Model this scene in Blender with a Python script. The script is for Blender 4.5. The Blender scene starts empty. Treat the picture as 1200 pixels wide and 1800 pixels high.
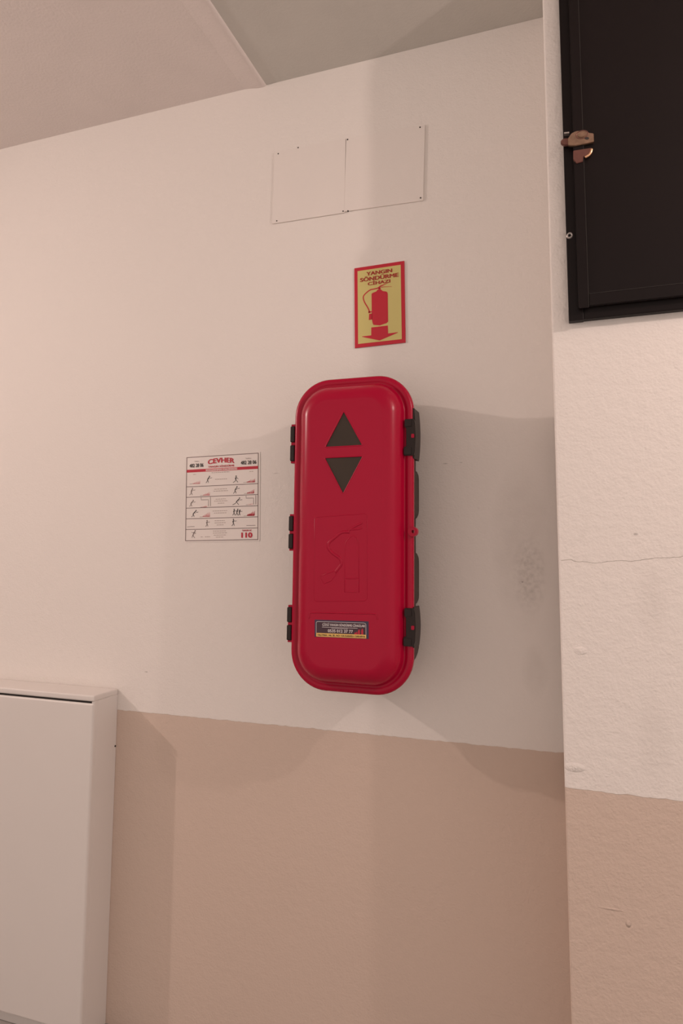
import bpy, bmesh, math, random
from mathutils import Vector, Matrix
random.seed(4)
SC = bpy.context.scene
COL = SC.collection

# ------------------------------------------------------------------ camera
F = 1180.0; PX, PY = 600.0, 848.0; D = 2.0; EYE = 1.55
cX = Vector((3410, -106, -F)).normalized()
cZ = Vector((50, -11448, F)); cZ = (cZ - cX * cX.dot(cZ)).normalized()
cY = cX.cross(cZ)
if cY.z < 0: cY = -cY
def W(px, py, d=0.0):
    """pixel of the photograph -> point of the plane d metres in front of the back wall"""
    r = Vector(((px - PX) / F, (py - PY) / F, 1.0))
    x, y, z = r.dot(cX), r.dot(cY), r.dot(cZ)
    k = (D - d) / y
    return Vector((x * k, -d, z * k + EYE))
cam = bpy.data.objects.new('camera', bpy.data.cameras.new('camera'))
COL.objects.link(cam); SC.camera = cam
right = Vector((cX.x, cY.x, cZ.x)); up = -Vector((cX.y, cY.y, cZ.y)); back = -Vector((cX.z, cY.z, cZ.z))
m = Matrix((right, up, back)).transposed().to_4x4()
m.translation = Vector((0, -D, EYE))
cam.matrix_world = m
cam.data.sensor_fit = 'VERTICAL'; cam.data.sensor_height = 36; cam.data.lens = 36 * F / 1800
cam.data.shift_y = -(900 - PY) / 1800
cam.data.clip_start = 0.02

# ------------------------------------------------------------------ light
wd = bpy.data.worlds.new('world'); SC.world = wd; wd.use_nodes = True
bg = wd.node_tree.nodes['Background']
bg.inputs[0].default_value = (1.0, 0.84, 0.757, 1); bg.inputs[1].default_value = 0.83
def lamp(name, loc, watts, radius, colour):
    l = bpy.data.lights.new(name, 'POINT'); l.energy = watts; l.shadow_soft_size = radius; l.color = colour
    o = bpy.data.objects.new(name, l); o.location = loc; COL.objects.link(o); return o
spot = bpy.data.lights.new('ceiling_lamp', 'AREA'); spot.shape = 'DISK'; spot.size = 0.07; spot.energy = 78; spot.color = (1.0, 0.80, 0.725)
so = bpy.data.objects.new('ceiling_lamp', spot); COL.objects.link(so); so.location = (-3.9, -1.34, EYE + 1.32)
so.rotation_euler = Vector((1.0, -0.78, -0.12)).to_track_quat('-Z', 'Y').to_euler()
lamp('ceiling_lamp', (1.5, -1.07, EYE + 1.22), 56, 0.03, (1.0, 0.80, 0.725))
SC.view_settings.view_transform = 'Standard'; SC.view_settings.look = 'None'
SC.view_settings.gamma = 1; SC.view_settings.use_curve_mapping = False
SC.view_settings.exposure = 0.0

# ------------------------------------------------------------------ materials
def mat(name, col, rough=0.6, metal=0.0, var=0.03, vscale=8.0, bump=0.0, bscale=300.0, spec=0.5, coat=0.0):
    mt = bpy.data.materials.new(name); mt.use_nodes = True
    nt = mt.node_tree; b = nt.nodes['Principled BSDF']
    b.inputs['Roughness'].default_value = rough; b.inputs['Metallic'].default_value = metal
    b.inputs['Specular IOR Level'].default_value = spec; b.inputs['Coat Weight'].default_value = coat
    geo = nt.nodes.new('ShaderNodeNewGeometry')
    nz = nt.nodes.new('ShaderNodeTexNoise'); nz.inputs['Scale'].default_value = vscale; nz.inputs['Detail'].default_value = 4
    nt.links.new(geo.outputs['Position'], nz.inputs['Vector'])
    mx = nt.nodes.new('ShaderNodeMix'); mx.data_type = 'RGBA'
    mx.inputs[6].default_value = tuple(c * (1 - var) for c in col) + (1,)
    mx.inputs[7].default_value = tuple(min(1, c * (1 + var)) for c in col) + (1,)
    nt.links.new(nz.outputs['Fac'], mx.inputs[0]); nt.links.new(mx.outputs[2], b.inputs['Base Color'])
    if bump:
        n2 = nt.nodes.new('ShaderNodeTexNoise'); n2.inputs['Scale'].default_value = bscale; n2.inputs['Detail'].default_value = 3
        nt.links.new(geo.outputs['Position'], n2.inputs['Vector'])
        bp = nt.nodes.new('ShaderNodeBump'); bp.inputs['Strength'].default_value = 1; bp.inputs['Distance'].default_value = bump
        nt.links.new(n2.outputs['Fac'], bp.inputs['Height']); nt.links.new(bp.outputs[0], b.inputs['Normal'])
    return mt

DADO = EYE - 0.547
def wall_mat(name, white, beige, bump, marks=None):
    """two-tone emulsion: pale above, beige dado below a hand-cut line, roller stipple, smudges, dents, crack"""
    mt = bpy.data.materials.new(name); mt.use_nodes = True
    nt = mt.node_tree; N = nt.nodes; L = nt.links; b = N['Principled BSDF']
    b.inputs['Roughness'].default_value = 0.75; b.inputs['Specular IOR Level'].default_value = 0.25
    geo = N.new('ShaderNodeNewGeometry'); pos = geo.outputs['Position']
    sep = N.new('ShaderNodeSeparateXYZ'); L.new(pos, sep.inputs[0])
    def M(op, a, b_=None, c=None, clamp=False):
        n = N.new('ShaderNodeMath'); n.operation = op; n.use_clamp = clamp
        for i, v in enumerate((a, b_, c)):
            if v is None: continue
            if isinstance(v, (int, float)): n.inputs[i].default_value = v
            else: L.new(v, n.inputs[i])
        return n.outputs[0]
    def noise(scale, detail=3, vec=None):
        n = N.new('ShaderNodeTexNoise'); n.inputs['Scale'].default_value = scale; n.inputs['Detail'].default_value = detail
        L.new(vec or pos, n.inputs['Vector']); return n.outputs['Fac']
    def mix(fac, a, c):
        n = N.new('ShaderNodeMix'); n.data_type = 'RGBA'
        if isinstance(fac, (int, float)): n.inputs[0].default_value = fac
        else: L.new(fac, n.inputs[0])
        for i, v in ((6, a), (7, c)):
            if isinstance(v, tuple): n.inputs[i].default_value = v + (1,)
            else: L.new(v, n.inputs[i])
        return n.outputs[2]
    x, z = sep.outputs[0], sep.outputs[2]
    big = noise(1.6, 3)
    cw = mix(big, tuple(c * .965 for c in white), white)
    cb = mix(big, tuple(c * .94 for c in beige), beige)
    line = M('ADD', M('MULTIPLY', M('SUBTRACT', noise(30, 2), 0.5), 0.009), DADO)
    above = M('MULTIPLY', M('SUBTRACT', z, line), 900, clamp=True)
    colour = mix(above, cb, cw)
    def blob(cx, cz, rx, rz):            # soft elliptic mask 0..1
        a = M('DIVIDE', M('SUBTRACT', x, cx), rx); c = M('DIVIDE', M('SUBTRACT', z, cz), rz)
        r2 = M('ADD', M('MULTIPLY', a, a), M('MULTIPLY', c, c))
        return M('SUBTRACT', 1.0, r2, clamp=True)
    height = M('MULTIPLY', noise(170, 4), bump)
    height = M('ADD', height, M('MULTIPLY', noise(45, 3), bump * 1.6))
    height = M('ADD', height, M('MULTIPLY', above, 0.0006))
    for kind, cx, cz, rx, rz, s in (marks or []):
        if kind == 'smudge':
            g = M('MULTIPLY', blob(cx, cz, rx, rz), M('MULTIPLY', M('SUBTRACT', noise(70, 6), 0.40), 2.5, clamp=True))
            colour = mix(M('MULTIPLY', g, s), colour, (0.20, 0.18, 0.16))
        elif kind == 'stain':
            g = M('MULTIPLY', blob(cx, cz, rx, rz), noise(20, 4))
            colour = mix(M('MULTIPLY', g, s), colour, (0.30, 0.26, 0.22))
        elif kind == 'speck':
            g = M('MULTIPLY', M('MULTIPLY', blob(cx, cz, rx, rz), noise(160, 3)), 1.6, clamp=True)
            colour = mix(M('MULTIPLY', g, s), colour, (0.10, 0.08, 0.07))
        elif kind == 'dent':
            g = blob(cx, cz, rx, rz)
            height = M('ADD', height, M('MULTIPLY', M('MULTIPLY', g, noise(110, 3)), s * 0.6))
        elif kind == 'crack':
            wob = M('ADD', M('MULTIPLY', M('SUBTRACT', noise(14, 6), 0.5), 0.034), cz)
            slope = M('MULTIPLY', M('SUBTRACT', x, cx), 0.05)
            dist = M('ABSOLUTE', M('SUBTRACT', M('SUBTRACT', z, slope), wob))
            g = M('SUBTRACT', 1.0, M('DIVIDE', dist, rz), clamp=True)
            inx = M('MULTIPLY', M('GREATER_THAN', x, cx - rx), M('LESS_THAN', x, cx + rx))
            g = M('MULTIPLY', g, inx)
            colour = mix(M('MULTIPLY', g, s), colour, (0.24, 0.20, 0.17))
            height = M('SUBTRACT', height, M('MULTIPLY', g, 0.0006))
    L.new(colour, b.inputs['Base Color'])
    bp = N.new('ShaderNodeBump'); bp.inputs['Distance'].default_value = 1; bp.inputs['Strength'].default_value = 1
    L.new(height, bp.inputs['Height']); L.new(bp.outputs[0], b.inputs['Normal'])
    return mt

# ------------------------------------------------------------------ helpers
def link(name, bm_or_me, mt, parent=None, smooth=False):
    if isinstance(bm_or_me, bmesh.types.BMesh):
        me = bpy.data.meshes.new(name); bm_or_me.normal_update(); bm_or_me.to_mesh(me); bm_or_me.free()
    else: me = bm_or_me
    if parent is not None:
        top = parent; off = Vector(parent.location)
        while top.parent: top = top.parent; off += top.location
        me.transform(Matrix.Translation(-off))
    if smooth:
        for p in me.polygons: p.use_smooth = True
    me.materials.clear(); me.materials.append(mt)
    o = bpy.data.objects.new(name, me); COL.objects.link(o); o.parent = parent
    return o
def thing(name, label, cat, loc, group=None):
    o = bpy.data.objects.new(name, None); COL.objects.link(o); o.location = loc; o.empty_display_size = 0.05
    o['label'] = label; o['category'] = cat
    if group: o['group'] = group
    return o
def struct(name, bm, mt):
    o = link(name, bm, mt); o['kind'] = 'structure'; return o
def box(x0, x1, y0, y1, z0, z1, bevel=0.0, seg=3):
    bm = bmesh.new()
    bmesh.ops.create_cube(bm, size=1, matrix=Matrix.Translation(((x0+x1)/2, (y0+y1)/2, (z0+z1)/2)) @ Matrix.Diagonal((x1-x0, y1-y0, z1-z0, 1)))
    if bevel: bmesh.ops.bevel(bm, geom=bm.edges[:], offset=bevel, segments=seg, affect='EDGES', profile=0.5)
    return bm
def merge(*bms):
    out = bms[0]
    for b in bms[1:]:
        me = bpy.data.meshes.new('t'); b.to_mesh(me); b.free(); out.from_mesh(me); bpy.data.meshes.remove(me)
    return out
def cyl(c, r, depth, axis='Y', n=24, bevel=0.0, r2=None):
    bm = bmesh.new()
    rot = {'Y': Matrix.Rotation(math.pi/2, 4, 'X'), 'Z': Matrix.Identity(4), 'X': Matrix.Rotation(math.pi/2, 4, 'Y')}[axis]
    bmesh.ops.create_cone(bm, cap_ends=True, segments=n, radius1=r, radius2=r if r2 is None else r2, depth=depth, matrix=Matrix.Translation(c) @ rot)
    if bevel:
        bmesh.ops.bevel(bm, geom=[e for e in bm.edges if len(e.link_faces) == 2 and e.calc_face_angle() > 1], offset=bevel, segments=2, affect='EDGES')
    return bm

class Plane:
    """a rectangle lying parallel to the wall, found from its four corners in the photograph"""
    def __init__(s, tl, tr, bl, br, d):
        a, b, c, e = (W(*q, d) for q in (tl, tr, bl, br))
        s.U = (b - a + e - c); s.w = s.U.length / 2; s.U.normalize()
        s.V = Vector((-s.U.z, 0, s.U.x)); s.h = ((a + b - c - e) / 2).length
        s.O = (a + b + c + e) / 4 - s.U * s.w / 2 - s.V * s.h / 2
        s.d = d; s.O.y = -d
    def P(s, u, v, off=0.0):           # u 0..1 from the left, v 0..1 from the TOP
        return s.O + s.U * (u * s.w) + s.V * ((1 - v) * s.h) + Vector((0, -off, 0))
def prism(pl, pts, o0, o1, bm=None):
    """extrude a uv polygon between two offsets in front of the plane"""
    bm = bm or bmesh.new()
    f = [bm.verts.new(pl.P(u, v, o1)) for u, v in pts]; k = [bm.verts.new(pl.P(u, v, o0)) for u, v in pts]
    n = len(pts)
    bm.faces.new(f); bm.faces.new(k[::-1])
    for i in range(n): bm.faces.new((f[i], k[i], k[(i+1) % n], f[(i+1) % n]))
    bmesh.ops.recalc_face_normals(bm, faces=bm.faces[:])
    return bm
def rect(pl, u0, v0, u1, v1, o0, o1, bm=None):
    return prism(pl, [(u0, v0), (u1, v0), (u1, v1), (u0, v1)], o0, o1, bm)
def ring(pl, u0, v0, u1, v1, tu, tv, o0, o1, bm=None):
    bm = rect(pl, u0, v0, u1, v0 + tv, o0, o1, bm); rect(pl, u0, v1 - tv, u1, v1, o0, o1, bm)
    rect(pl, u0, v0 + tv, u0 + tu, v1 - tv, o0, o1, bm); return rect(pl, u1 - tu, v0 + tv, u1, v1 - tv, o0, o1, bm)
def stroke(pl, pts, w, o0, o1, bm=None, taper=1.0):
    """polyline of even width (metres) in uv"""
    bm = bm or bmesh.new()
    q = [Vector((u * pl.w, v * pl.h)) for u, v in pts]; n = len(q); A = []; B = []
    for i in range(n):
        t = (q[min(i+1, n-1)] - q[max(i-1, 0)]).normalized(); nrm = Vector((-t.y, t.x)) * (w / 2) * (1 + (taper - 1) * i / max(1, n - 1))
        A.append(q[i] + nrm); B.append(q[i] - nrm)
    for i in range(n - 1):
        prism(pl, [(p.x / pl.w, p.y / pl.h) for p in (A[i], A[i+1], B[i+1], B[i])], o0, o1, bm)
    return bm
def disc(pl, u, v, r, o0, o1, bm=None, n=12):
    return prism(pl, [(u + r / pl.w * math.cos(2*math.pi*i/n), v + r / pl.h * math.sin(2*math.pi*i/n)) for i in range(n)], o0, o1, bm)
def spline(pts, n=8):
    out = []
    for i in range(len(pts) - 1):
        p0, p1, p2, p3 = (Vector(pts[max(0, min(len(pts)-1, i + k))]) for k in (-1, 0, 1, 2))
        for j in range(n):
            t = j / n
            out.append(tuple(0.5 * ((2*p1) + (p2-p0)*t + (2*p0-5*p1+4*p2-p3)*t*t + (3*p1-p0-3*p2+p3)*t**3)))
    out.append(tuple(pts[-1])); return out
def text(name, s, pl, u0, v0, u1, v1, off, mt, parent, bold=0.0, arch=0.0, thick=0.0):
    """lettering fitted to a uv box of the plane"""
    cu = bpy.data.curves.new('t', 'FONT'); cu.body = s; cu.size = 1; cu.offset = bold * 0.4; cu.resolution_u = 3
    ob = bpy.data.objects.new('t', cu); COL.objects.link(ob)
    dg = bpy.context.evaluated_depsgraph_get(); dg.update()
    me = bpy.data.meshes.new_from_object(ob.evaluated_get(dg))
    bpy.data.objects.remove(ob); bpy.data.curves.remove(cu)
    if thick:
        b2 = bmesh.new()
        for k_, (dx, dy) in enumerate(((-thick, 0), (thick, 0), (-thick/2, thick/2), (thick/2, -thick/2), (0, 0))):
            n0 = len(b2.verts); b2.from_mesh(me); b2.verts.ensure_lookup_table()
            for v in b2.verts[n0:]: v.co.x += dx; v.co.y += dy; v.co.z = k_ * 1e-4
        b2.to_mesh(me); b2.free()
    xs = [v.co.x for v in me.vertices]; ys = [v.co.y for v in me.vertices]
    a, b, c, e = min(xs), max(xs), min(ys), max(ys)
    for v in me.vertices:
        fu = (v.co.x - a) / (b - a); fv = (e - v.co.y) / (e - c)
        v.co = pl.P(u0 + (u1 - u0) * fu, v0 + (v1 - v0) * fv + arch * (2 * fu - 1) ** 2, off + v.co.z * 0.6)
    return link(name, me, mt, parent)

# ------------------------------------------------------------------ structure
M_wall = wall_mat('painted_wall', (0.80, 0.755, 0.715), (0.640, 0.515, 0.435), 0.0009, [
    ('smudge', W(930, 1010).x, W(930, 1010).z, 0.05, 0.12, 0.42),
    ('stain', W(915, 960).x, W(915, 960).z, 0.09, 0.25, 0.28),
    ('stain', W(940, 1180).x, W(940, 1180).z, 0.04, 0.08, 0.22),
    ('speck', W(918, 1023).x, W(918, 1023).z, 0.0035, 0.0025, 0.7),
    ('speck', W(782, 815).x, W(782, 815).z, 0.010, 0.002, 0.4),
    ('speck', W(810, 813).x, W(810, 813).z, 0.006, 0.0015, 0.4),
    ('speck', W(485, 832).x, W(485, 832).z, 0.012, 0.002, 0.35),
    ('speck', W(257, 1181).x, W(257, 1181).z, 0.008, 0.003, 0.4),
    ('dent', W(842, 892).x, W(842, 892).z, 0.005, 0.006, 0.004)])
PD = 0.285                                # how far the right pier stands proud
PXL = (W(957, 98, PD).x + W(1000, 1702, PD).x) / 2
M_pier = wall_mat('painted_pier', (0.80, 0.755, 0.715), (0.640, 0.515, 0.435), 0.0013, [
    ('crack', W(1120, 983, PD).x, W(1120, 983, PD).z, 0.17, 0.0016, 0.5),
    ('speck', W(1117, 939, PD).x, W(1117, 939, PD).z, 0.006, 0.004, 0.5),
    ('stain', W(1145, 1060, PD).x, W(1145, 1060, PD).z, 0.04, 0.10, 0.16),
    ('stain', W(1150, 1300, PD).x, W(1150, 1300, PD).z, 0.04, 0.12, 0.16),
    ('smudge', W(1024, 940, PD).x, W(1024, 940, PD).z, 0.012, 0.02, 0.2),
    ('dent', W(1020, 1144, PD).x, W(1020, 1144, PD).z, 0.016, 0.010, 0.007),
    ('dent', W(1010, 1349, PD).x, W(1010, 1349, PD).z, 0.024, 0.011, 0.010),
    ('dent', W(1104, 1624, PD).x, W(1104, 1624, PD).z, 0.006, 0.008, 0.010),
    ('dent', W(1074, 1598, PD).x, W(1074, 1598, PD).z, 0.030, 0.003, 0.004)])
CEIL = EYE + 1.640
struct('wall_back', box(-5.6, 2.6, 0.0, 0.2, 0, CEIL + 0.1), M_wall)
struct('wall_right', box(PXL, 2.6, -PD, 0.0, 0, CEIL, 0.004, 2), M_pier)
M_ceil = mat('ceiling_paint', (0.72, 0.66, 0.63), 0.85, var=0.04, bump=0.001, bscale=120)
struct('ceiling', box(-5.6, 2.6, -4.2, 0.0, CEIL, CEIL + 0.1), M_ceil)
xr = W(467, 151).x
bm = bmesh.new()
prof = [(xr - 0.085, CEIL), (xr - 0.06, CEIL - 0.003), (xr - 0.035, CEIL - 0.008), (xr - 0.015, CEIL - 0.010), (xr - 0.003, CEIL - 0.009), (xr + 0.002, CEIL - 0.004), (xr + 0.003, CEIL)]
for a, b in zip(prof, prof[1:]):
    bm.faces.new([bm.verts.new(v) for v in ((a[0], 0, a[1]), (b[0], 0, b[1]), (b[0], -4.2, b[1]), (a[0], -4.2, a[1]))])
bmesh.ops.remove_doubles(bm, verts=bm.verts[:], dist=1e-5)
struct('trim_1', bm, M_ceil)
for p in bpy.data.objects['trim_1'].data.polygons: p.use_smooth = True
M_ceil_shade = mat('shaded_ceiling_tone', (0.56, 0.545, 0.505), 0.85, var=0.05, bump=0.0008, bscale=120)  # greyer tone stands in for weaker light right of the ridge
struct('ceiling_shade_sheet', box(xr + 0.001, PXL, -4.2, -0.0005, CEIL - 0.004, CEIL), M_ceil_shade)  # thin sheet added to carry the ceiling's shade as colour
M_floor = mat('floor_terrazzo', (0.36, 0.33, 0.31), 0.4, var=0.15, vscale=60)
struct('floor', box(-5.6, 2.6, -4.2, 0.2, -0.1, 0.0), M_floor)
struct('wall_left', box(-5.8, -5.6, -4.2, 0.2, 0, CEIL + 0.1), M_wall)

# ------------------------------------------------------------------ red extinguisher cabinet
M_red = mat('red_plastic', (0.375, 0.0018, 0.029), 0.27, var=0.03, spec=0.24, bump=0.00005, bscale=500)
M_black = mat('black_plastic', (0.020, 0.012, 0.010), 0.45, spec=0.3, var=0.1)
M_brown = mat('dark_base_plastic', (0.046, 0.027, 0.019), 0.45, spec=0.3, var=0.08)
M_pane = mat('smoked_window', (0.040, 0.026, 0.017), 0.30, spec=0.3, var=0.25, vscale=14)
DF = 0.185                                  # flange front, metres from the wall
x0 = W(514.2, 900, DF).x; x1 = W(725.2, 900, DF).x
z1 = W(620, 663, DF).z; z0 = W(622, 1219.5, DF).z
BW, BH = x1 - x0, z1 - z0; BCX, BCZ = (x0 + x1) / 2, (z0 + z1) / 2
TILT = 0.0065
def B(x, d, z):                              # box-local (x right, z up from its centre) -> world, with the cabinet's slight lean
    return Vector((BCX + x + TILT * z, -d, BCZ + z - TILT * x))
def BI(px, py, d):                           # pixel -> box-local
    w = W(px, py, d); x = w.x - BCX; z = w.z - BCZ
    return x - TILT * z, z + TILT * x
def rr(w, h, r, n=14):
    pts = []
    for cx, cz, a0 in ((w/2-r, h/2-r, 0), (-w/2+r, h/2-r, 90), (-w/2+r, -h/2+r, 180), (w/2-r, -h/2+r, 270)):
        for i in range(n + 1):
            a = math.radians(a0 + 90 * i / n); pts.append((cx + r*math.cos(a), cz + r*math.sin(a)))
    return pts
R0 = 0.108
def shell(prof, cap_first=False, cap_last=False, holes=None, W_=BW, H_=BH, R_=R0):
    bm = bmesh.new(); loops = []
    for ins, d in prof:
        loops.append([bm.verts.new(B(x, d, z)) for x, z in rr(W_ - 2*ins, H_ - 2*ins, max(0.012, R_ - ins * 0.8))])
    n = len(loops[0])
    for a, b in zip(loops, loops[1:]):
        for i in range(n): bm.faces.new((a[i], a[(i+1) % n], b[(i+1) % n], b[i]))
    if cap_first: bm.faces.new(loops[0])
    if cap_last:
        if holes:
            bm.edges.ensure_lookup_table()
            es = [bm.edges.get((loops[-1][i], loops[-1][(i+1) % n])) for i in range(n)]
            rims = []
            for h, d in holes:
                vs = [bm.verts.new(B(x, d, z)) for x, z in h]; rims.append(vs)
                es += [bm.edges.new((vs[i], vs[(i+1) % len(vs)])) for i in range(len(vs))]
            bmesh.ops.triangle_fill(bm, edges=es, use_beauty=True, use_dissolve=False)
            for vs in rims:
                k = [bm.verts.new(v.co + Vector((0, 0.006, 0))) for v in vs]
                for i in range(len(vs)): bm.faces.new((vs[i], vs[(i+1) % len(vs)], k[(i+1) % len(vs)], k[i]))
        else: bm.faces.new(loops[-1])
    bmesh.ops.recalc_face_normals(bm, faces=bm.faces[:])
    return bm
FR = DF + 0.052                              # flat front of the door
def tri_px(pts, r=0.006):
    q = [Vector(BI(x, y, FR)) for x, y in pts]; out = []
    for i in range(3):
        p, a, b = q[i], q[i-1], q[(i+1) % 3]
        da = (a - p).normalized(); db = (b - p).normalized()
        s, e = p + da * r, p + db * r
        for j in range(6):
            t = j / 5; out.append(tuple((1-t)**2 * s + 2*t*(1-t) * p + t*t * e))
    return out
tri_up = tri_px([(604, 722), (637.5, 783), (570.5, 786.5)])
tri_dn = tri_px([(569.5, 804.5), (638, 801.5), (602.5, 869)])
def bprism(pts, d0, d1, bm=None, bev=0.0):
    bm = bm or bmesh.new()
    f = [bm.verts.new(B(x, d1, z)) for x, z in pts]; k = [bm.verts.new(B(x, d0, z)) for x, z in pts]; n = len(pts)
    bm.faces.new(f); bm.faces.new(k[::-1])
    for i in range(n): bm.faces.new((f[i], k[i], k[(i+1) % n], f[(i+1) % n]))
    bmesh.ops.recalc_face_normals(bm, faces=bm.faces[:])
    if bev: bmesh.ops.bevel(bm, geom=bm.edges[:], offset=bev, segments=2, affect='EDGES')
    return bm
cab = thing('fire_extinguisher_cabinet', 'tall red plastic fire extinguisher cabinet with two triangular windows mounted on the wall', 'cabinet', B(0, 0, -BH/2))
link('base', shell([(0.034, 0.001), (0.034, 0.02), (0.028, 0.05), (0.024, 0.12), (0.016, 0.163)], True, True), M_brown, cab, True)
door = link('door', shell([(0.008, DF - 0.022), (0.002, DF - 0.021), (0, DF - 0.018), (0, DF - 0.008), (0.002, DF - 0.003), (0.006, DF), (0.012, DF + 0.001), (0.018, DF - 0.001),
     (0.0225, DF - 0.004), (0.0255, DF - 0.003), (0.0272, DF + 0.003), (0.0285, DF + 0.012), (0.0305, DF + 0.0195), (0.034, DF + 0.0265), (0.039, DF + 0.0335), (0.045, DF + 0.040),
     (0.052, DF + 0.0452), (0.060, DF + 0.0490), (0.068, DF + 0.0511), (0.075, FR), (0.0765, FR)], False, True, [(tri_up, FR), (tri_dn, FR)]), M_red, cab, True)
for p in door.data.polygons:
    if p.normal.y < -0.99999: p.use_smooth = False
for h in (tri_up, tri_dn):
    w_ = link('window_pane', bprism([p for i, p in enumerate(h) if i % 6 != 5 or True], FR - 0.005, FR - 0.002), M_pane, cab); w_['label'] = 'dark smoked triangular window'
def tube(pts, r, n=8, closed=False, flat=1.0):
    """round bead following world points that lie in a plane facing the room"""
    bm = bmesh.new(); rings = []; m_ = len(pts)
    for i, p in enumerate(pts):
        a = pts[(i-1) % m_] if closed or i else pts[0]; b = pts[(i+1) % m_] if closed or i < m_-1 else pts[-1]
        t = (b - a).normalized(); s = t.cross(Vector((0, -1, 0))).normalized(); u = s.cross(t).normalized()
        rings.append([bm.verts.new(p + s * (r*math.cos(2*math.pi*k/n)) + u * (r*flat*math.sin(2*math.pi*k/n))) for k in range(n)])
    for i in range(m_ if closed else m_-1):
        a, b = rings[i], rings[(i+1) % m_]
        for k in range(n): bm.faces.new((a[k], a[(k+1) % n], b[(k+1) % n], b[k]))
    if not closed: bm.faces.new(rings[0]); bm.faces.new(rings[-1][::-1])
    bmesh.ops.recalc_face_normals(bm, faces=bm.faces[:]); return bm
# moulded rims around the windows, and the embossed pictogram of an extinguisher below them
for h in (tri_up, tri_dn):
    link('window_rim', tube([B(x, FR - 0.0004, z) for x, z in h], 0.0019, closed=True, flat=0.6), M_red, cab, True)
def bp(px, py, off=0.0):
    x, z = BI(px, py, FR); return B(x, FR + off, z)
def bead(pts, r=0.0022, closed=False, flat=0.32, n=6):
    return tube([bp(*p) for p in (spline(pts, n) if not closed else pts)], r, closed=closed, flat=flat)
em = bead([(614, 935), (600, 936), (588, 945), (578, 954), (577, 963), (584, 972), (596, 981), (600, 990), (596, 997), (589, 1006)], 0.0040)
em = merge(em, bead([(612, 933), (622, 926), (636, 919)], 0.0030), bead([(616, 931), (628, 930), (636, 928)], 0.0025))
body = [(606, 1041), (606, 962), (608, 953), (614, 945), (620, 941), (627, 946), (630, 955), (630, 1041)]
em = merge(em, bead(body, 0.0016, closed=True), bead([(606, 1016), (618, 1017), (630, 1016)], 0.0016))
em = merge(em, bead([(589, 1003), (562, 1013), (569, 1026), (581, 1021), (594, 1005)], 0.0016, closed=True))
link('embossed_emblem', em, M_red, cab, True)['label'] = 'raised extinguisher pictogram moulded in the red door'
fr_ = bead([(553, 912), (556, 909), (641, 903), (645, 906), (645, 1052), (641, 1056), (556, 1057), (552, 1054)], 0.0011, closed=True, flat=0.35)
link('panel_bead', fr_, M_red, cab, True)
fr_ = bead([(543, 1087), (544, 1081), (549, 1077), (600, 1078), (655, 1079), (661, 1082), (664, 1089)], 0.0017, flat=0.6, n=4)
link('panel_bead', fr_, M_red, cab, True)

# hinges on the left edge
for ya, yb in ((747, 815), (904, 968), (1063, 1128)):
    pxm = 510 - (ya - 747) * 0.0205
    x, zt = BI(pxm, ya, DF - .014); _, zb = BI(pxm, yb, DF - .014)
    x = -BW/2 - 0.0065
    h = zt - zb
    for f0, f1 in ((0.0, 0.055), (0.46, 0.54), (0.945, 1.0)):
        b_ = box(x - 0.0065, x + 0.012, -DF + .008, -DF + .024, zt - h*f1, zt - h*f0, 0.001, 1)
        for v in b_.verts: v.co = B(v.co.x, -v.co.y, v.co.z)
        link('hinge_lug', b_, M_red, cab)
    for f0, f1 in ((0.055, 0.46), (0.54, 0.945)):
        b_ = box(x - 0.0085, x + 0.006, -DF + .004, -DF + .026, zt - h*f1, zt - h*f0, 0.003, 3)
        for v in b_.verts: v.co = B(v.co.x, -v.co.y, v.co.z)
        link('hinge', b_, M_black, cab)['label'] = 'black hinge barrel'

# latches on the right edge
XR = BW / 2
for ya, yb, ya2, yb2, cy in ((737, 801, 720, 808, 767), (1069, 1136, 1066, 1137, 1103)):
    zt = BI(720, ya, DF)[1]; zb = BI(720, yb, DF)[1]; zt2 = BI(730, ya2, DF - .03)[1]; zb2 = BI(730, yb2, DF - .03)[1]
    zc = BI(727, cy, DF)[1]
    outer = []
    for i in range(13):
        t = i / 12; z = zt2 + (zb2 - zt2) * t
        outer.append((XR - 0.0005 + 0.0068 * math.sin(math.pi * (0.10 + 0.80 * t)) ** 0.8, z))
    lt = link('latch', merge(bprism([(XR - 0.012, zt2 - .003)] + outer + [(XR - 0.012, zb2 + .003)], 0.115, DF - 0.004, bev=0.001),
        bprism([(XR - 0.022, zt), (XR + 0.003, zt), (XR + 0.007, zt - .012), (XR + 0.009, zc), (XR + 0.007, zb + .012), (XR + 0.003, zb), (XR - 0.024, zb), (XR - 0.024, zb + .024), (XR - 0.018, zb + .026), (XR - 0.018, zt - .026), (XR - 0.022, zt - .022)], DF - 0.012, DF + 0.0065, bev=0.0012),
        bprism([(XR - 0.022, zt - .002), (XR - 0.002, zt - .002), (XR - 0.002, zt - .022), (XR - 0.022, zt - .022)], DF, DF + 0.009, bev=0.001),
        bprism([(XR - 0.024, zb + .022), (XR - 0.002, zb + .022), (XR - 0.002, zb + .002), (XR - 0.024, zb + .002)], DF, DF + 0.009, bev=0.001)), M_black, cab)
    lt['label'] = 'black clip latch on the right edge'
    b_ = bprism([(XR + 0.0015 + a * 0.0042, zc + b * 0.0055) for a, b in ((-1, -.7), (-.7, -1), (.7, -1), (1, -.7), (1, .7), (.7, 1), (-.7, 1), (-1, .7))], DF, DF + 0.0095)
    link('latch_pin', b_, M_red, lt)['label'] = 'small red pin in the latch'
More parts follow.
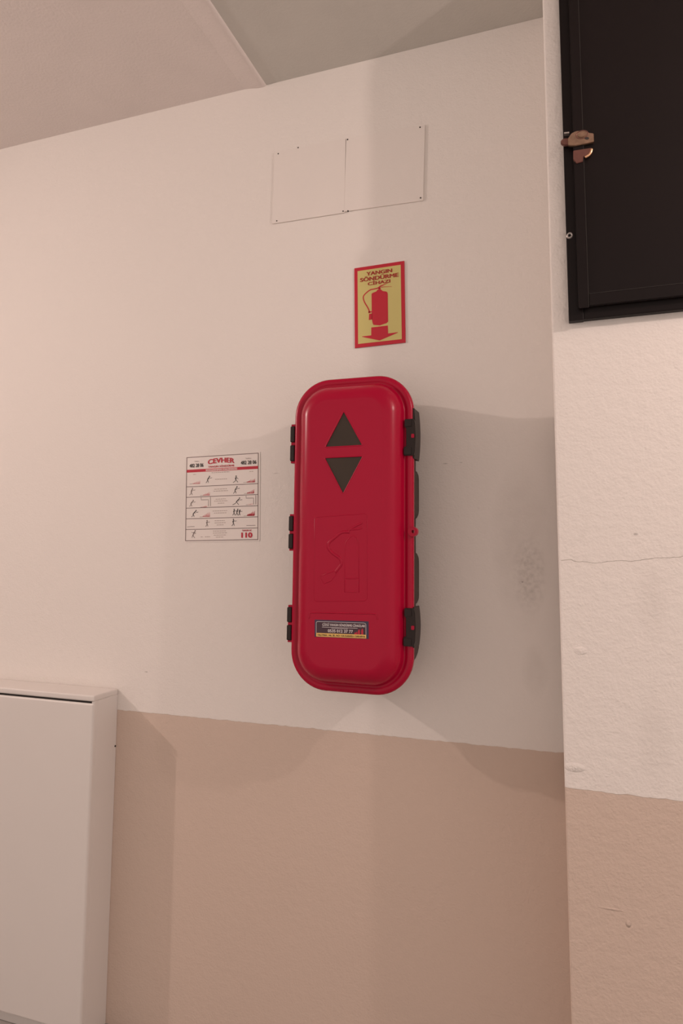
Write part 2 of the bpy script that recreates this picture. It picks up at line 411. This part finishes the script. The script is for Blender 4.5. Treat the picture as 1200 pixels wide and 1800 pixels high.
# finger pads down the right side of the base
for ya, yb in ((826, 908), (974, 1062)):
    zt = BI(731, ya, .09)[1]; zb = BI(731, yb, .09)[1]; xo = BI(732.3, 900, .06)[0]
    pts = [(xo - .02, zt + .006), (xo - .007, zt + .003), (xo - .001, zt - .010), (xo, zt - .022), (xo, zb + .022), (xo - .001, zb + .010), (xo - .007, zb - .003), (xo - .02, zb - .006)]
    link('side_rib', bprism(pts, 0.03, 0.115, bev=0.0015), M_brown, cab)
for zc_, sgn in ((-BH/2 + 0.118, -1),):
    zt = BI(731, 1130, .09)[1]; zb = BI(725, 1178, .09)[1]; xo = BI(732.3, 1140, .06)[0]
    pts = [(xo - .03, zt), (xo, zt), (xo, zt - .020), (xo - .004, zt - .038), (xo - .011, zt - .054), (xo - .030, zb - .004)]
    link('side_rib', bprism(pts, 0.03, 0.115, bev=0.0015), M_brown, cab)
# padlock eye
zc = BI(724, 934.5, DF)[1]; eye = bmesh.new(); n = 28
outp = [(XR + 0.0005 + 0.0135*math.cos(2*math.pi*i/n), zc + 0.0135*math.sin(2*math.pi*i/n)) for i in range(n)]
inp = [(XR + 0.0015 + 0.0045*math.cos(2*math.pi*i/n), zc + 0.0045*math.sin(2*math.pi*i/n)) for i in range(n)]
for d in (DF - 0.010, DF + 0.006):
    A = [eye.verts.new(B(x, d, z)) for x, z in outp]; C_ = [eye.verts.new(B(x, d, z)) for x, z in inp]
    for i in range(n): eye.faces.new((A[i], A[(i+1) % n], C_[(i+1) % n], C_[i]))
    if d < DF: A0, C0 = A, C_
for i in range(n):
    eye.faces.new((A[i], A[(i+1) % n], A0[(i+1) % n], A0[i])); eye.faces.new((C_[i], C_[(i+1) % n], C0[(i+1) % n], C0[i]))
bmesh.ops.recalc_face_normals(eye, faces=eye.faces[:])
link('padlock_eye', eye, M_red, cab)

# service sticker on the door
M_plum = mat('sticker_dark', (0.045, 0.014, 0.026), 0.35, var=0.05)
M_plumB = mat('sticker_border', (0.032, 0.022, 0.060), 0.35, var=0.05)
M_yel = mat('sticker_yellow', (0.80, 0.50, 0.14), 0.4, var=0.03)
M_pale = mat('sticker_white_print', (0.72, 0.66, 0.66), 0.5, var=0.01)
M_ink = mat('black_ink', (0.03, 0.022, 0.02), 0.6, var=0.02)
M_redink = mat('red_print', (0.50, 0.012, 0.035), 0.5, var=0.02)
S = Plane((552.8, 1089), (648, 1092.5), (553.2, 1119.5), (647.5, 1123), FR)
st = link('sticker', rect(S, 0, 0, 1, 1, -0.0005, 0.0004), M_plumB, cab); st['label'] = 'dark company sticker with white phone number and yellow strip'
link('sticker_field', rect(S, 0.03, 0.10, 0.955, 0.79, 0, 0.0006), M_plum, st)
link('sticker_strip', rect(S, 0.03, 0.77, 0.955, 0.975, 0, 0.0008), M_yel, st)
bl = stroke(S, [(0.03, .77), (0.03, .17), (0.045, .11), (0.07, .10), (0.91, .10), (0.94, .12), (0.952, .19), (0.952, .77)], 0.0009, 0, 0.0009)
link('sticker_outline', bl, M_pale, st)
link('sticker_line', rect(S, 0.14, 0.405, 0.80, 0.425, 0, 0.0009), M_pale, st)
text('lettering', 'ÇİZGİ YANGIN SÖNDÜRME CİHAZLARI', S, 0.145, 0.155, 0.935, 0.37, 0.0010, M_pale, st, thick=0.03)
text('lettering', '0535 012 37 77', S, 0.25, 0.53, 0.715, 0.70, 0.0010, M_pale, st, thick=0.03)
text('lettering', 'YALI MAH. 146. SK. NO: 13A KARASU / SAKARYA', S, 0.05, 0.82, 0.94, 0.935, 0.0012, M_ink, st, thick=0.025)
b_ = bmesh.new()
for i in range(16): rect(S, 0.32 + i*.019, .455, 0.332 + i*.019, .48, 0, 0.0009, b_)
link('fine_print', b_, M_pale, st)['kind'] = 'stuff'
b_ = bmesh.new()
for cu, hh in ((0.755, .10), (0.785, .14), (0.825, .28), (0.885, .33)):
    w_ = 0.012 if hh < .2 else 0.017
    prism(S, [(cu - w_, .76), (cu - w_, .76 - hh*.7), (cu - w_*.4, .76 - hh*.85), (cu - w_*.4, .76 - hh), (cu + w_*.6, .76 - hh), (cu + w_, .76 - hh*.65), (cu + w_, .76)], 0, 0.001, b_)
link('printed_extinguisher', b_, M_redink, st)

# ------------------------------------------------------------------ yellow sign above the cabinet
M_signy = mat('sign_yellow_green', (0.60, 0.52, 0.19), 0.5, var=0.03)
M_signr = mat('sign_red', (0.52, 0.012, 0.032), 0.45, var=0.03)
M_signt = mat('sign_text_red', (0.36, 0.035, 0.02), 0.5, var=0.02)
G = Plane((623.9, 472.3), (711.2, 459.2), (623.3, 612.4), (712.3, 602.6), 0.0)
sg = thing('fire_sign', 'yellow and red sign with extinguisher pictogram and down arrow above the red cabinet', 'sign', G.P(.5, 1))
link('sign_board', rect(G, 0, 0, 1, 1, 0.0005, 0.0035), M_signr, sg)
link('sign_field', rect(G, 0.066, 0.043, 0.93, 0.955, 0.003, 0.0039), M_signy, sg)
text('lettering', 'YANGIN', G, 0.245, 0.072, 0.765, 0.120, 0.0043, M_signt, sg, thick=0.055)
text('lettering', 'SÖNDÜRME', G, 0.115, 0.126, 0.890, 0.188, 0.0043, M_signt, sg, thick=0.055)
text('lettering', 'CİHAZI', G, 0.270, 0.190, 0.725, 0.245, 0.0043, M_signt, sg, thick=0.055)
def gz(x, y):      # position read from the enlarged crop of the sign
    u = (x - 222) / 800.0
    top = 298 - 122 * u; bot = 1590 - 88 * u
    return (u, (y - top) / (bot - top))
a0, a1 = 0.0036, 0.0045
body = [(500, 718), (520, 700), (575, 678), (590, 655), (612, 645), (612, 625), (640, 622), (642, 640), (655, 652), (680, 672), (735, 680), (752, 695), (757, 720), (757, 1165), (735, 1190), (690, 1205), (625, 1228), (525, 1218), (513, 1195), (500, 1120)]
b_ = prism(G, [gz(*p) for p in body], a0, a1)
prism(G, [gz(*p) for p in [(598, 615), (640, 582), (700, 560), (778, 533), (700, 572), (665, 590), (640, 604), (645, 628), (605, 632)]], a0, a1, b_)
prism(G, [gz(*p) for p in [(655, 604), (700, 597), (822, 597), (822, 601), (700, 606), (655, 614)]], a0, a1, b_)
stroke(G, [gz(*p) for p in spline([(605, 622), (540, 638), (480, 652), (415, 700), (372, 750), (368, 800), (392, 865), (430, 930), (456, 985), (462, 1020)], 5)], 0.0034, a0, a1, b_)
prism(G, [gz(*p) for p in [(446, 1000), (500, 1000), (500, 1014), (478, 1022), (446, 1032)]], a0, a1, b_)
prism(G, [gz(*p) for p in [(458, 1042), (505, 1035), (505, 1132), (452, 1140)]], a0, a1, b_)
link('pictogram', b_, M_signr, sg)['label'] = 'red extinguisher silhouette with hose'
b_ = prism(G, [gz(*p) for p in [(490, 1262), (752, 1230), (755, 1358), (905, 1338), (905, 1346), (620, 1470), (340, 1412), (340, 1406), (488, 1388)]], a0, a1)
link('arrow', b_, M_signr, sg)['label'] = 'red arrow pointing down'

# ------------------------------------------------------------------ instruction poster
M_paper = mat('poster_paper', (0.80, 0.74, 0.70), 0.55, var=0.01)
M_grey = mat('poster_grey_print', (0.17, 0.12, 0.11), 0.6, var=0.02)
M_lite = mat('poster_light_print', (0.42, 0.34, 0.31), 0.6, var=0.02)
M_pink = mat('poster_pink_print', (0.66, 0.25, 0.26), 0.6, var=0.02)
PO = Plane((328.7, 803.7), (454.7, 796.3), (325.3, 951.3), (454.0, 948.7), 0.0)
po = thing('instruction_poster', 'white instruction poster with red heading and rows of stick figures, left of the red cabinet', 'poster', PO.P(.5, 1))
link('poster_sheet', rect(PO, -0.012, -0.010, 1.02, 1.014, 0.0006, 0.0014), M_paper, po)
def pz(x, y):      # position read from the enlarged crop of the poster
    v = 0.5
    for _ in range(3):
        u = (x - (140 - 25 * v)) / (945 + 20 * v); top = 178 - 56 * u; v = (y - top) / (1107 + 36 * u)
    return (u, v)
p0, p1 = 0.0012, 0.0018
b_ = ring(PO, 0, 0, 1, 1, 0.009, 0.0075, p0, p1)
for v in (.357, .482, .611, .738, .8645): rect(PO, 0.005, v - .0034, 0.995, v + .0034, p0, p1, b_)
link('ruled_lines', b_, M_grey, po)
link('red_band', rect(PO, 0.007, .152, .993, .186, p0, p1), M_redink, po)
link('heading_panel', rect(PO, 0.275, .150, .715, .188, p0, p1 + .0002), M_pink, po)
def ptext(s, x0_, y0_, x1_, y1_, mt, bold=0.0, arch=0.0, off=0.0):
    u0, v0 = pz(x0_, y0_); u1, v1 = pz(x1_, y1_)
    text('lettering', s, PO, u0, v0, u1, v1, p1 + 0.0003 + off, mt, po, bold, arch)
u0, v0 = pz(432, 200); u1, v1 = pz(778, 215)
text('lettering', 'CEVHER', PO, 0.305, 0.030, 0.675, 0.090, p1 + .0003, M_redink, po, 0, 0.016, 0.05)
text('lettering', 'YANGIN SÖNDÜRME', PO, 0.310, 0.115, 0.675, 0.142, p1 + .0003, M_redink, po, thick=0.035)
text('lettering', 'KULLANMA TALİMATI', PO, 0.285, 0.154, 0.705, 0.182, p1 + .0006, M_paper, po, thick=0.02)
text('lettering', '482 28 06', PO, 0.045, 0.083, 0.245, 0.127, p1 + .0003, M_ink, po, thick=0.035)
text('lettering', '482 28 06', PO, 0.760, 0.083, 0.972, 0.127, p1 + .0003, M_ink, po, thick=0.035)
text('lettering', 'Telefon:', PO, 0.115, 0.048, 0.185, 0.062, p1 + .0003, M_grey, po)
text('lettering', 'Telefon:', PO, 0.825, 0.050, 0.905, 0.064, p1 + .0003, M_grey, po)
text('lettering', 'YANGIN AC', PO, 0.785, 0.880, 0.915, 0.900, p1 + .0003, M_redink, po, thick=0.035)
text('lettering', '110', PO, 0.775, 0.912, 0.925, 0.975, p1 + .0003, M_redink, po, thick=0.055)
# fine print: short broken lines, too small to read in the photograph
b_ = bmesh.new()
def fine(u0, u1, v):
    u = u0
    while u < u1 - 0.004:
        l = random.uniform(.018, .035); rect(PO, u, v - .0032, min(u + l, u1), v + .0032, p0, p1, b_); u += l + .006
for a, b, v in ((.36, .61, .203), (.41, .58, .283), (.40, .58, .400), (.39, .59, .422), (.42, .56, .517), (.40, .58, .540), (.45, .54, .566),
                (.38, .58, .655), (.40, .57, .680), (.41, .55, .770), (.41, .56, .795), (.44, .54, .820), (.39, .57, .890), (.39, .58, .913), (.40, .57, .937), (.43, .54, .960),
                (.10, .14, .212), (.88, .93, .212), (.22, .25, .955), (.28, .35, .955)):
    fine(a, b, v)
fp = link('fine_print', b_, M_lite, po); fp['kind'] = 'stuff'
def figure(x, y, s, lean=0.3, flip=1, mt=M_ink, legs=((-.5, 1), (.35, .95)), arm=(1.0, .1)):
    """stick figure; x, y = hips in the enlarged crop, s = size in its pixels"""
    f = lambda a, b: pz(x + a * s * flip, y + b * s)
    b2 = stroke(PO, [f(0, 0), f(lean, -.85)], 0.0030, p0, p1)
    sh = (lean * .95, -.78)
    stroke(PO, [f(*sh), f(sh[0] + arm[0] * .5, sh[1] + .25), f(sh[0] + arm[0], sh[1] + arm[1])], 0.0014, p0, p1, b2)
    stroke(PO, [f(*sh), f(sh[0] - .35, sh[1] + .45), f(sh[0] + .1, sh[1] + .55)], 0.0014, p0, p1, b2)
    for lx, ly in legs: stroke(PO, [f(0, 0), f(lx * .35 + .12, ly * .5), f(lx, ly)], 0.0017, p0, p1, b2)
    disc(PO, *f(lean * 1.25, -1.12), 0.0022, p0, p1, b2)
    link('stick_figure', b2, mt, po)
figure(420, 478, 40, .55); figure(792, 478, 42, .1, 1, legs=((-.8, .9), (.7, .8)), arm=(.7, .5))
figure(200, 640, 42, .35, 1, M_grey); figure(782, 618, 42, .5)
figure(195, 795, 38, .7, 1, M_grey); figure(800, 770, 44, .75, legs=((-1.1, .9), (.7, .9)))
figure(225, 930, 40, .8); figure(768, 910, 36, .1); figure(805, 910, 36, .3); figure(838, 915, 32, .2)
figure(412, 1058, 36, .05, 1, M_grey); figure(760, 1045, 40, .05)
figure(225, 1200, 44, -.5, -1, M_grey)
def flame(x, y, w, h, n, full=1):
    """flames leaning right, x, y = lower left corner in the enlarged crop"""
    b2 = bmesh.new()
    for i in range(n * 2):
        t = i / (n * 2 - 1); cx = x + w * (.32 + .58 * t); hh = h * (.30 + .70 * t) * random.uniform(.75, 1.05); ww = w * .020 * random.uniform(.8, 1.4)
        a = random.uniform(.2, .6) * ww
        prism(PO, [pz(*q) for q in ((cx - ww, y - 3), (cx - ww*2.2 + a, y - .40*hh), (cx - ww*.4, y - .66*hh), (cx + ww*2.4, y - hh), (cx + ww*1.1, y - .55*hh), (cx + ww*2.2, y - .33*hh), (cx + ww*.4, y - 5))], p0, p1, b2)
    prism(PO, [pz(*q) for q in ((x + w*.25, y - 1), (x + w*.30, y - .16*h), (x + w*.6, y - .12*h), (x + w*.95, y - .2*h), (x + w*.9, y - 2))], p0, p1, b2)
    link('printed_flame', b2, M_redink if full else M_pink, po)
    b3 = stroke(PO, [pz(x, y), pz(x + w * .75, y - 6)], 0.0009, p0, p1 - .0001); link('ground_line', b3, M_grey, po)
flame(180, 535, 150, 60, 3, 0); flame(890, 515, 160, 62, 3); flame(320, 688, 140, 55, 3, 0); flame(900, 662, 135, 60, 3)
flame(325, 842, 90, 28, 3, 0); flame(925, 808, 90, 24, 2, 0); flame(315, 970, 145, 78, 3, 0); flame(895, 955, 150, 84, 4)
for pts in ([(145, 1100), (245, 1094)], [(930, 1078), (1045, 1075)]):
    link('ground_line', stroke(PO, [pz(*p) for p in pts], 0.0013, p0, p1), M_grey, po)
for ox, oy in ((0, 0), (590, -22)):
    b2 = stroke(PO, [pz(335 + ox, 712 + oy), pz(335 + ox, 745 + oy), pz(432 + ox, 742 + oy), pz(432 + ox, 826 + oy)], 0.0016, p0, p1)
    stroke(PO, [pz(460 + ox, 705 + oy), pz(460 + ox, 826 + oy)], 0.0016, p0, p1, b2)
    link('pipe_drawing', b2, M_grey, po)

# ------------------------------------------------------------------ blanking plates high on the wall
M_plate = mat('painted_plate', (0.775, 0.725, 0.685), 0.6, var=0.02, bump=0.0003, bscale=200)
M_screw = mat('dark_screw', (0.05, 0.04, 0.035), 0.5, metal=0.5)
for cs, lab, scr in ((((482, 268.5), (607, 246), (480.5, 395), (606.6, 374)), 'white painted blanking plate high on the wall, the left of two', ((489, 270.5), (524, 259.8), (603, 371.5), (486.5, 388.5))),
                     (((607, 244.5), (746, 221.5), (607, 373.5), (745, 352.5)), 'white painted blanking plate high on the wall, the right of two above the yellow sign', ((610.8, 245.5), (738, 224), (739, 348), (611.5, 371)))):
    Q = Plane(*cs, 0.0)
    t = thing('blanking_plate', lab, 'wall plate', Q.P(.5, 1), 'blanking plates above the sign')
    link('plate', rect(Q, 0.0, 0, 1.0, 1, 0.0005, 0.0050 if cs[0][0] < 500 else 0.0044), M_plate, t)
    for q in scr:
        link('screw', cyl(W(*q, 0.004), 0.0024, 0.003, n=12), M_screw, t)
M_hook = mat('dark_ceiling_fitting', (0.03, 0.025, 0.022), 0.6)

# ------------------------------------------------------------------ black steel cabinet on the pier
M_steel = mat('black_steel', (0.0075, 0.0045, 0.0046), 0.42, var=0.12, vscale=5, bump=0.00015, bscale=60, spec=0.2)
E1 = PD + 0.022; E2 = PD + 0.032
fx0 = (W(987, 98, E1).x + W(995.5, 560, E1).x) / 2 + 0.001; fz0 = W(1000, 564.5, E1).z
dx0 = W(1011.5, 400, E2).x; dz0 = W(1012, 541, E2).z
fx1 = fx0 + 0.72; fz1 = EYE + 1.50
bc = thing('steel_wall_cabinet', 'black steel wall cabinet with brass bolt on the pier at upper right', 'cabinet', (fx0, -PD, fz0))
link('back_panel', box(fx0 + .002, fx1 - .002, -E1 + .004, -PD - .0005, fz0 + .002, fz1), M_steel, bc)
fw = dx0 - fx0 + 0.012; fh = dz0 - fz0 + 0.012
link('frame_stile', box(fx0, fx0 + fw, -E1, -PD - .001, fz0, fz1, .0015, 2), M_steel, bc)
link('frame_stile', box(fx1 - fw, fx1, -E1, -PD - .001, fz0, fz1, .0015, 2), M_steel, bc)
link('frame_rail', box(fx0 + fw, fx1 - fw, -E1 + .002, -PD - .001, fz0 + 0.003, fz0 + fh, .0015, 2), M_steel, bc)
link('frame_rail', box(fx0 + fw, fx1 - fw, -E1 + .002, -PD - .001, fz1 - fh, fz1, .0015, 2), M_steel, bc)
dr = link('door', box(dx0, fx1 - fw + .01, -E2, -E1 - .0008, dz0, fz1 - .03, .0015, 2), M_steel, bc)
sx = W(1030, 400, E2).x; sz = W(1040, 517, E2).z
link('door_strip', box(dx0 + .001, sx, -E2 - .0050, -E2 + .001, dz0 - .004, fz1 - .04, .0012, 2), M_steel, dr)
link('door_strip', box(sx + .001, fx1 - fw, -E2 - .0042, -E2 + .001, dz0 + .001, sz, .0012, 2), M_steel, dr)
M_edge = mat('worn_black_edge', (0.030, 0.026, 0.024), 0.4, var=0.6, vscale=25, spec=0.3)
link('worn_edge', box(sx - .001, sx + .0004, -E2 - .0054, -E2, dz0, fz1 - .04), M_edge, dr)
link('worn_edge', box(sx + .002, fx1 - fw, -E2 - .0046, -E2, sz - .0004, sz + .0008), M_edge, dr)
# eyelet screw on the stile
c = W(1000.8, 414.5, E1)
M_zinc = mat('zinc', (0.45, 0.42, 0.40), 0.35, metal=0.7, var=0.1)
b_ = bmesh.new(); n = 20
for r0_, r1_, dd in ((0.0085, 0.0040, 0.004),):
    o_ = [(r0_*math.cos(2*math.pi*i/n), r0_*math.sin(2*math.pi*i/n)) for i in range(n)]
    lo = [b_.verts.new(c + Vector((x, 0.001, z))) for x, z in o_]; mo = [b_.verts.new(c + Vector((x*.85, -dd, z*.85))) for x, z in o_]
    mi = [b_.verts.new(c + Vector((x*.5, -dd, z*.5))) for x, z in o_]; li = [b_.verts.new(c + Vector((x*.42, 0.0, z*.42))) for x, z in o_]
    for A, C_ in ((lo, mo), (mo, mi), (mi, li)):
        for i in range(n): b_.faces.new((A[i], A[(i+1) % n], C_[(i+1) % n], C_[i]))
bmesh.ops.recalc_face_normals(b_, faces=b_.faces[:])
link('eyelet', b_, M_zinc, bc, True)['label'] = 'small pale metal eyelet on the left stile'
# brass slide bolt
M_brass = mat('worn_brass', (0.36, 0.24, 0.17), 0.32, metal=0.85, var=0.5, vscale=90)
M_copper = mat('reddish_bolt', (0.19, 0.085, 0.07), 0.38, metal=0.6, var=0.2, vscale=90)
M_gold = mat('bright_brass', (0.85, 0.50, 0.30), 0.28, metal=0.8, var=0.1, vscale=90)
HW = E2 + 0.006
def wpoly(pts, d0, d1, bev=0.0):
    bm = bmesh.new(); f = [bm.verts.new(W(x, y, d1)) for x, y in pts]
    k = [bm.verts.new(Vector((v.co.x, -d0, v.co.z))) for v in f]; n = len(pts)
    bm.faces.new(f); bm.faces.new(k[::-1])
    for i in range(n): bm.faces.new((f[i], k[i], k[(i+1) % n], f[(i+1) % n]))
    bmesh.ops.recalc_face_normals(bm, faces=bm.faces[:])
    if bev: bmesh.ops.bevel(bm, geom=bm.edges[:], offset=bev, segments=2, affect='EDGES')
    return bm
bolt = link('slide_bolt', wpoly([(1004, 234), (1012, 230), (1028, 229), (1034, 233), (1043, 234), (1043.5, 249), (1026, 253), (1010, 256), (998, 255), (998, 243)], E2 + .001, E2 + .010, .0012), M_brass, bc)
bolt['label'] = 'worn brass slide bolt holding the door'
link('bolt_tip', wpoly([(985, 247), (990, 243), (1003, 242), (1003, 255), (990, 255), (985, 252)], E2 - .004, E2 + .004, .0015), M_copper, bolt)
link('bolt_boss', tube([W(1022.5 + 10.5*math.cos(a), 236.5 + 7*math.sin(a) - 2.0*math.cos(a), E2 + .010) for a in [2*math.pi*i/24 for i in range(24)]], 0.0011, closed=True), M_copper, bolt, True)
link('bolt_boss', wpoly([(1022.5 + 7*math.cos(a), 236.5 + 4.5*math.sin(a) - 1.5*math.cos(a)) for a in [2*math.pi*i/20 for i in range(20)]], E2 + .009, E2 + .0125, .001), M_brass, bolt)
link('keyhole', wpoly([(1031 + 4*math.cos(a), 243 + 2.4*math.sin(a)) for a in [2*math.pi*i/12 for i in range(12)]], E2 + .0099, E2 + .0104), M_ink, bolt)
link('top_tab', wpoly([(991, 232.5), (1000, 231.5), (1000, 234), (991, 235)], E2 - .004, E2 + .006), M_zinc, bolt)
link('keeper_plate', wpoly([(1007, 264.5), (1040, 259.5), (1040, 262), (1036, 270), (1025, 276), (1024, 284), (1013, 287), (1007, 280)], E2 + .0008, E2 + .0085, .001), M_copper, bolt)
arc = [(1039.5, 262), (1038, 268), (1034, 273), (1028, 276.5)]
link('keeper_lip', tube([W(x, y, E2 + .0085) for x, y in spline(arc, 4)], 0.0032, n=8), M_gold, bolt, True)

# ------------------------------------------------------------------ pale metal cabinet at lower left
M_cab = mat('cabinet_enamel', (0.70, 0.665, 0.635), 0.45, var=0.015, spec=0.35, bump=0.0001, bscale=250)
M_gap = mat('gap_shade_black', (0.02, 0.016, 0.014), 0.8)
CD = 0.125; cx1 = -1.510; cx0 = -2.62; cz1 = EYE - 0.476
wc = thing('metal_cabinet', 'pale cream metal cabinet against the wall at lower left', 'cabinet', (cx0, 0, 0))
link('body', box(cx0, cx1, -CD + .022, -0.0006, 0.0, cz1 - .018, .001, 1), M_cab, wc)
link('top_cap', box(cx0, cx1 + .001, -CD, -0.0006, cz1 - .019, cz1, .005, 3), M_cab, wc)
link('gap_shade', box(cx0 + .01, cx1 - .012, -CD + .006, -CD + .0225, cz1 - .030, cz1 - .0185), M_gap, wc)  # black strip added so the gap under the cap looks shaded
link('door', box(cx0 + .001, cx1 - .0005, -CD, -CD + .0215, 0.04, cz1 - .0255, .007, 4), M_cab, wc)
link('corner_post', box(cx1 - .012, cx1, -CD + .004, -CD + .024, 0.0, cz1 - .018, .0035, 3), M_cab, wc)
link('side_screw', cyl(Vector((cx1, -.006, cz1 - .19)), 0.003, 0.003, 'X', 10), M_screw, wc)
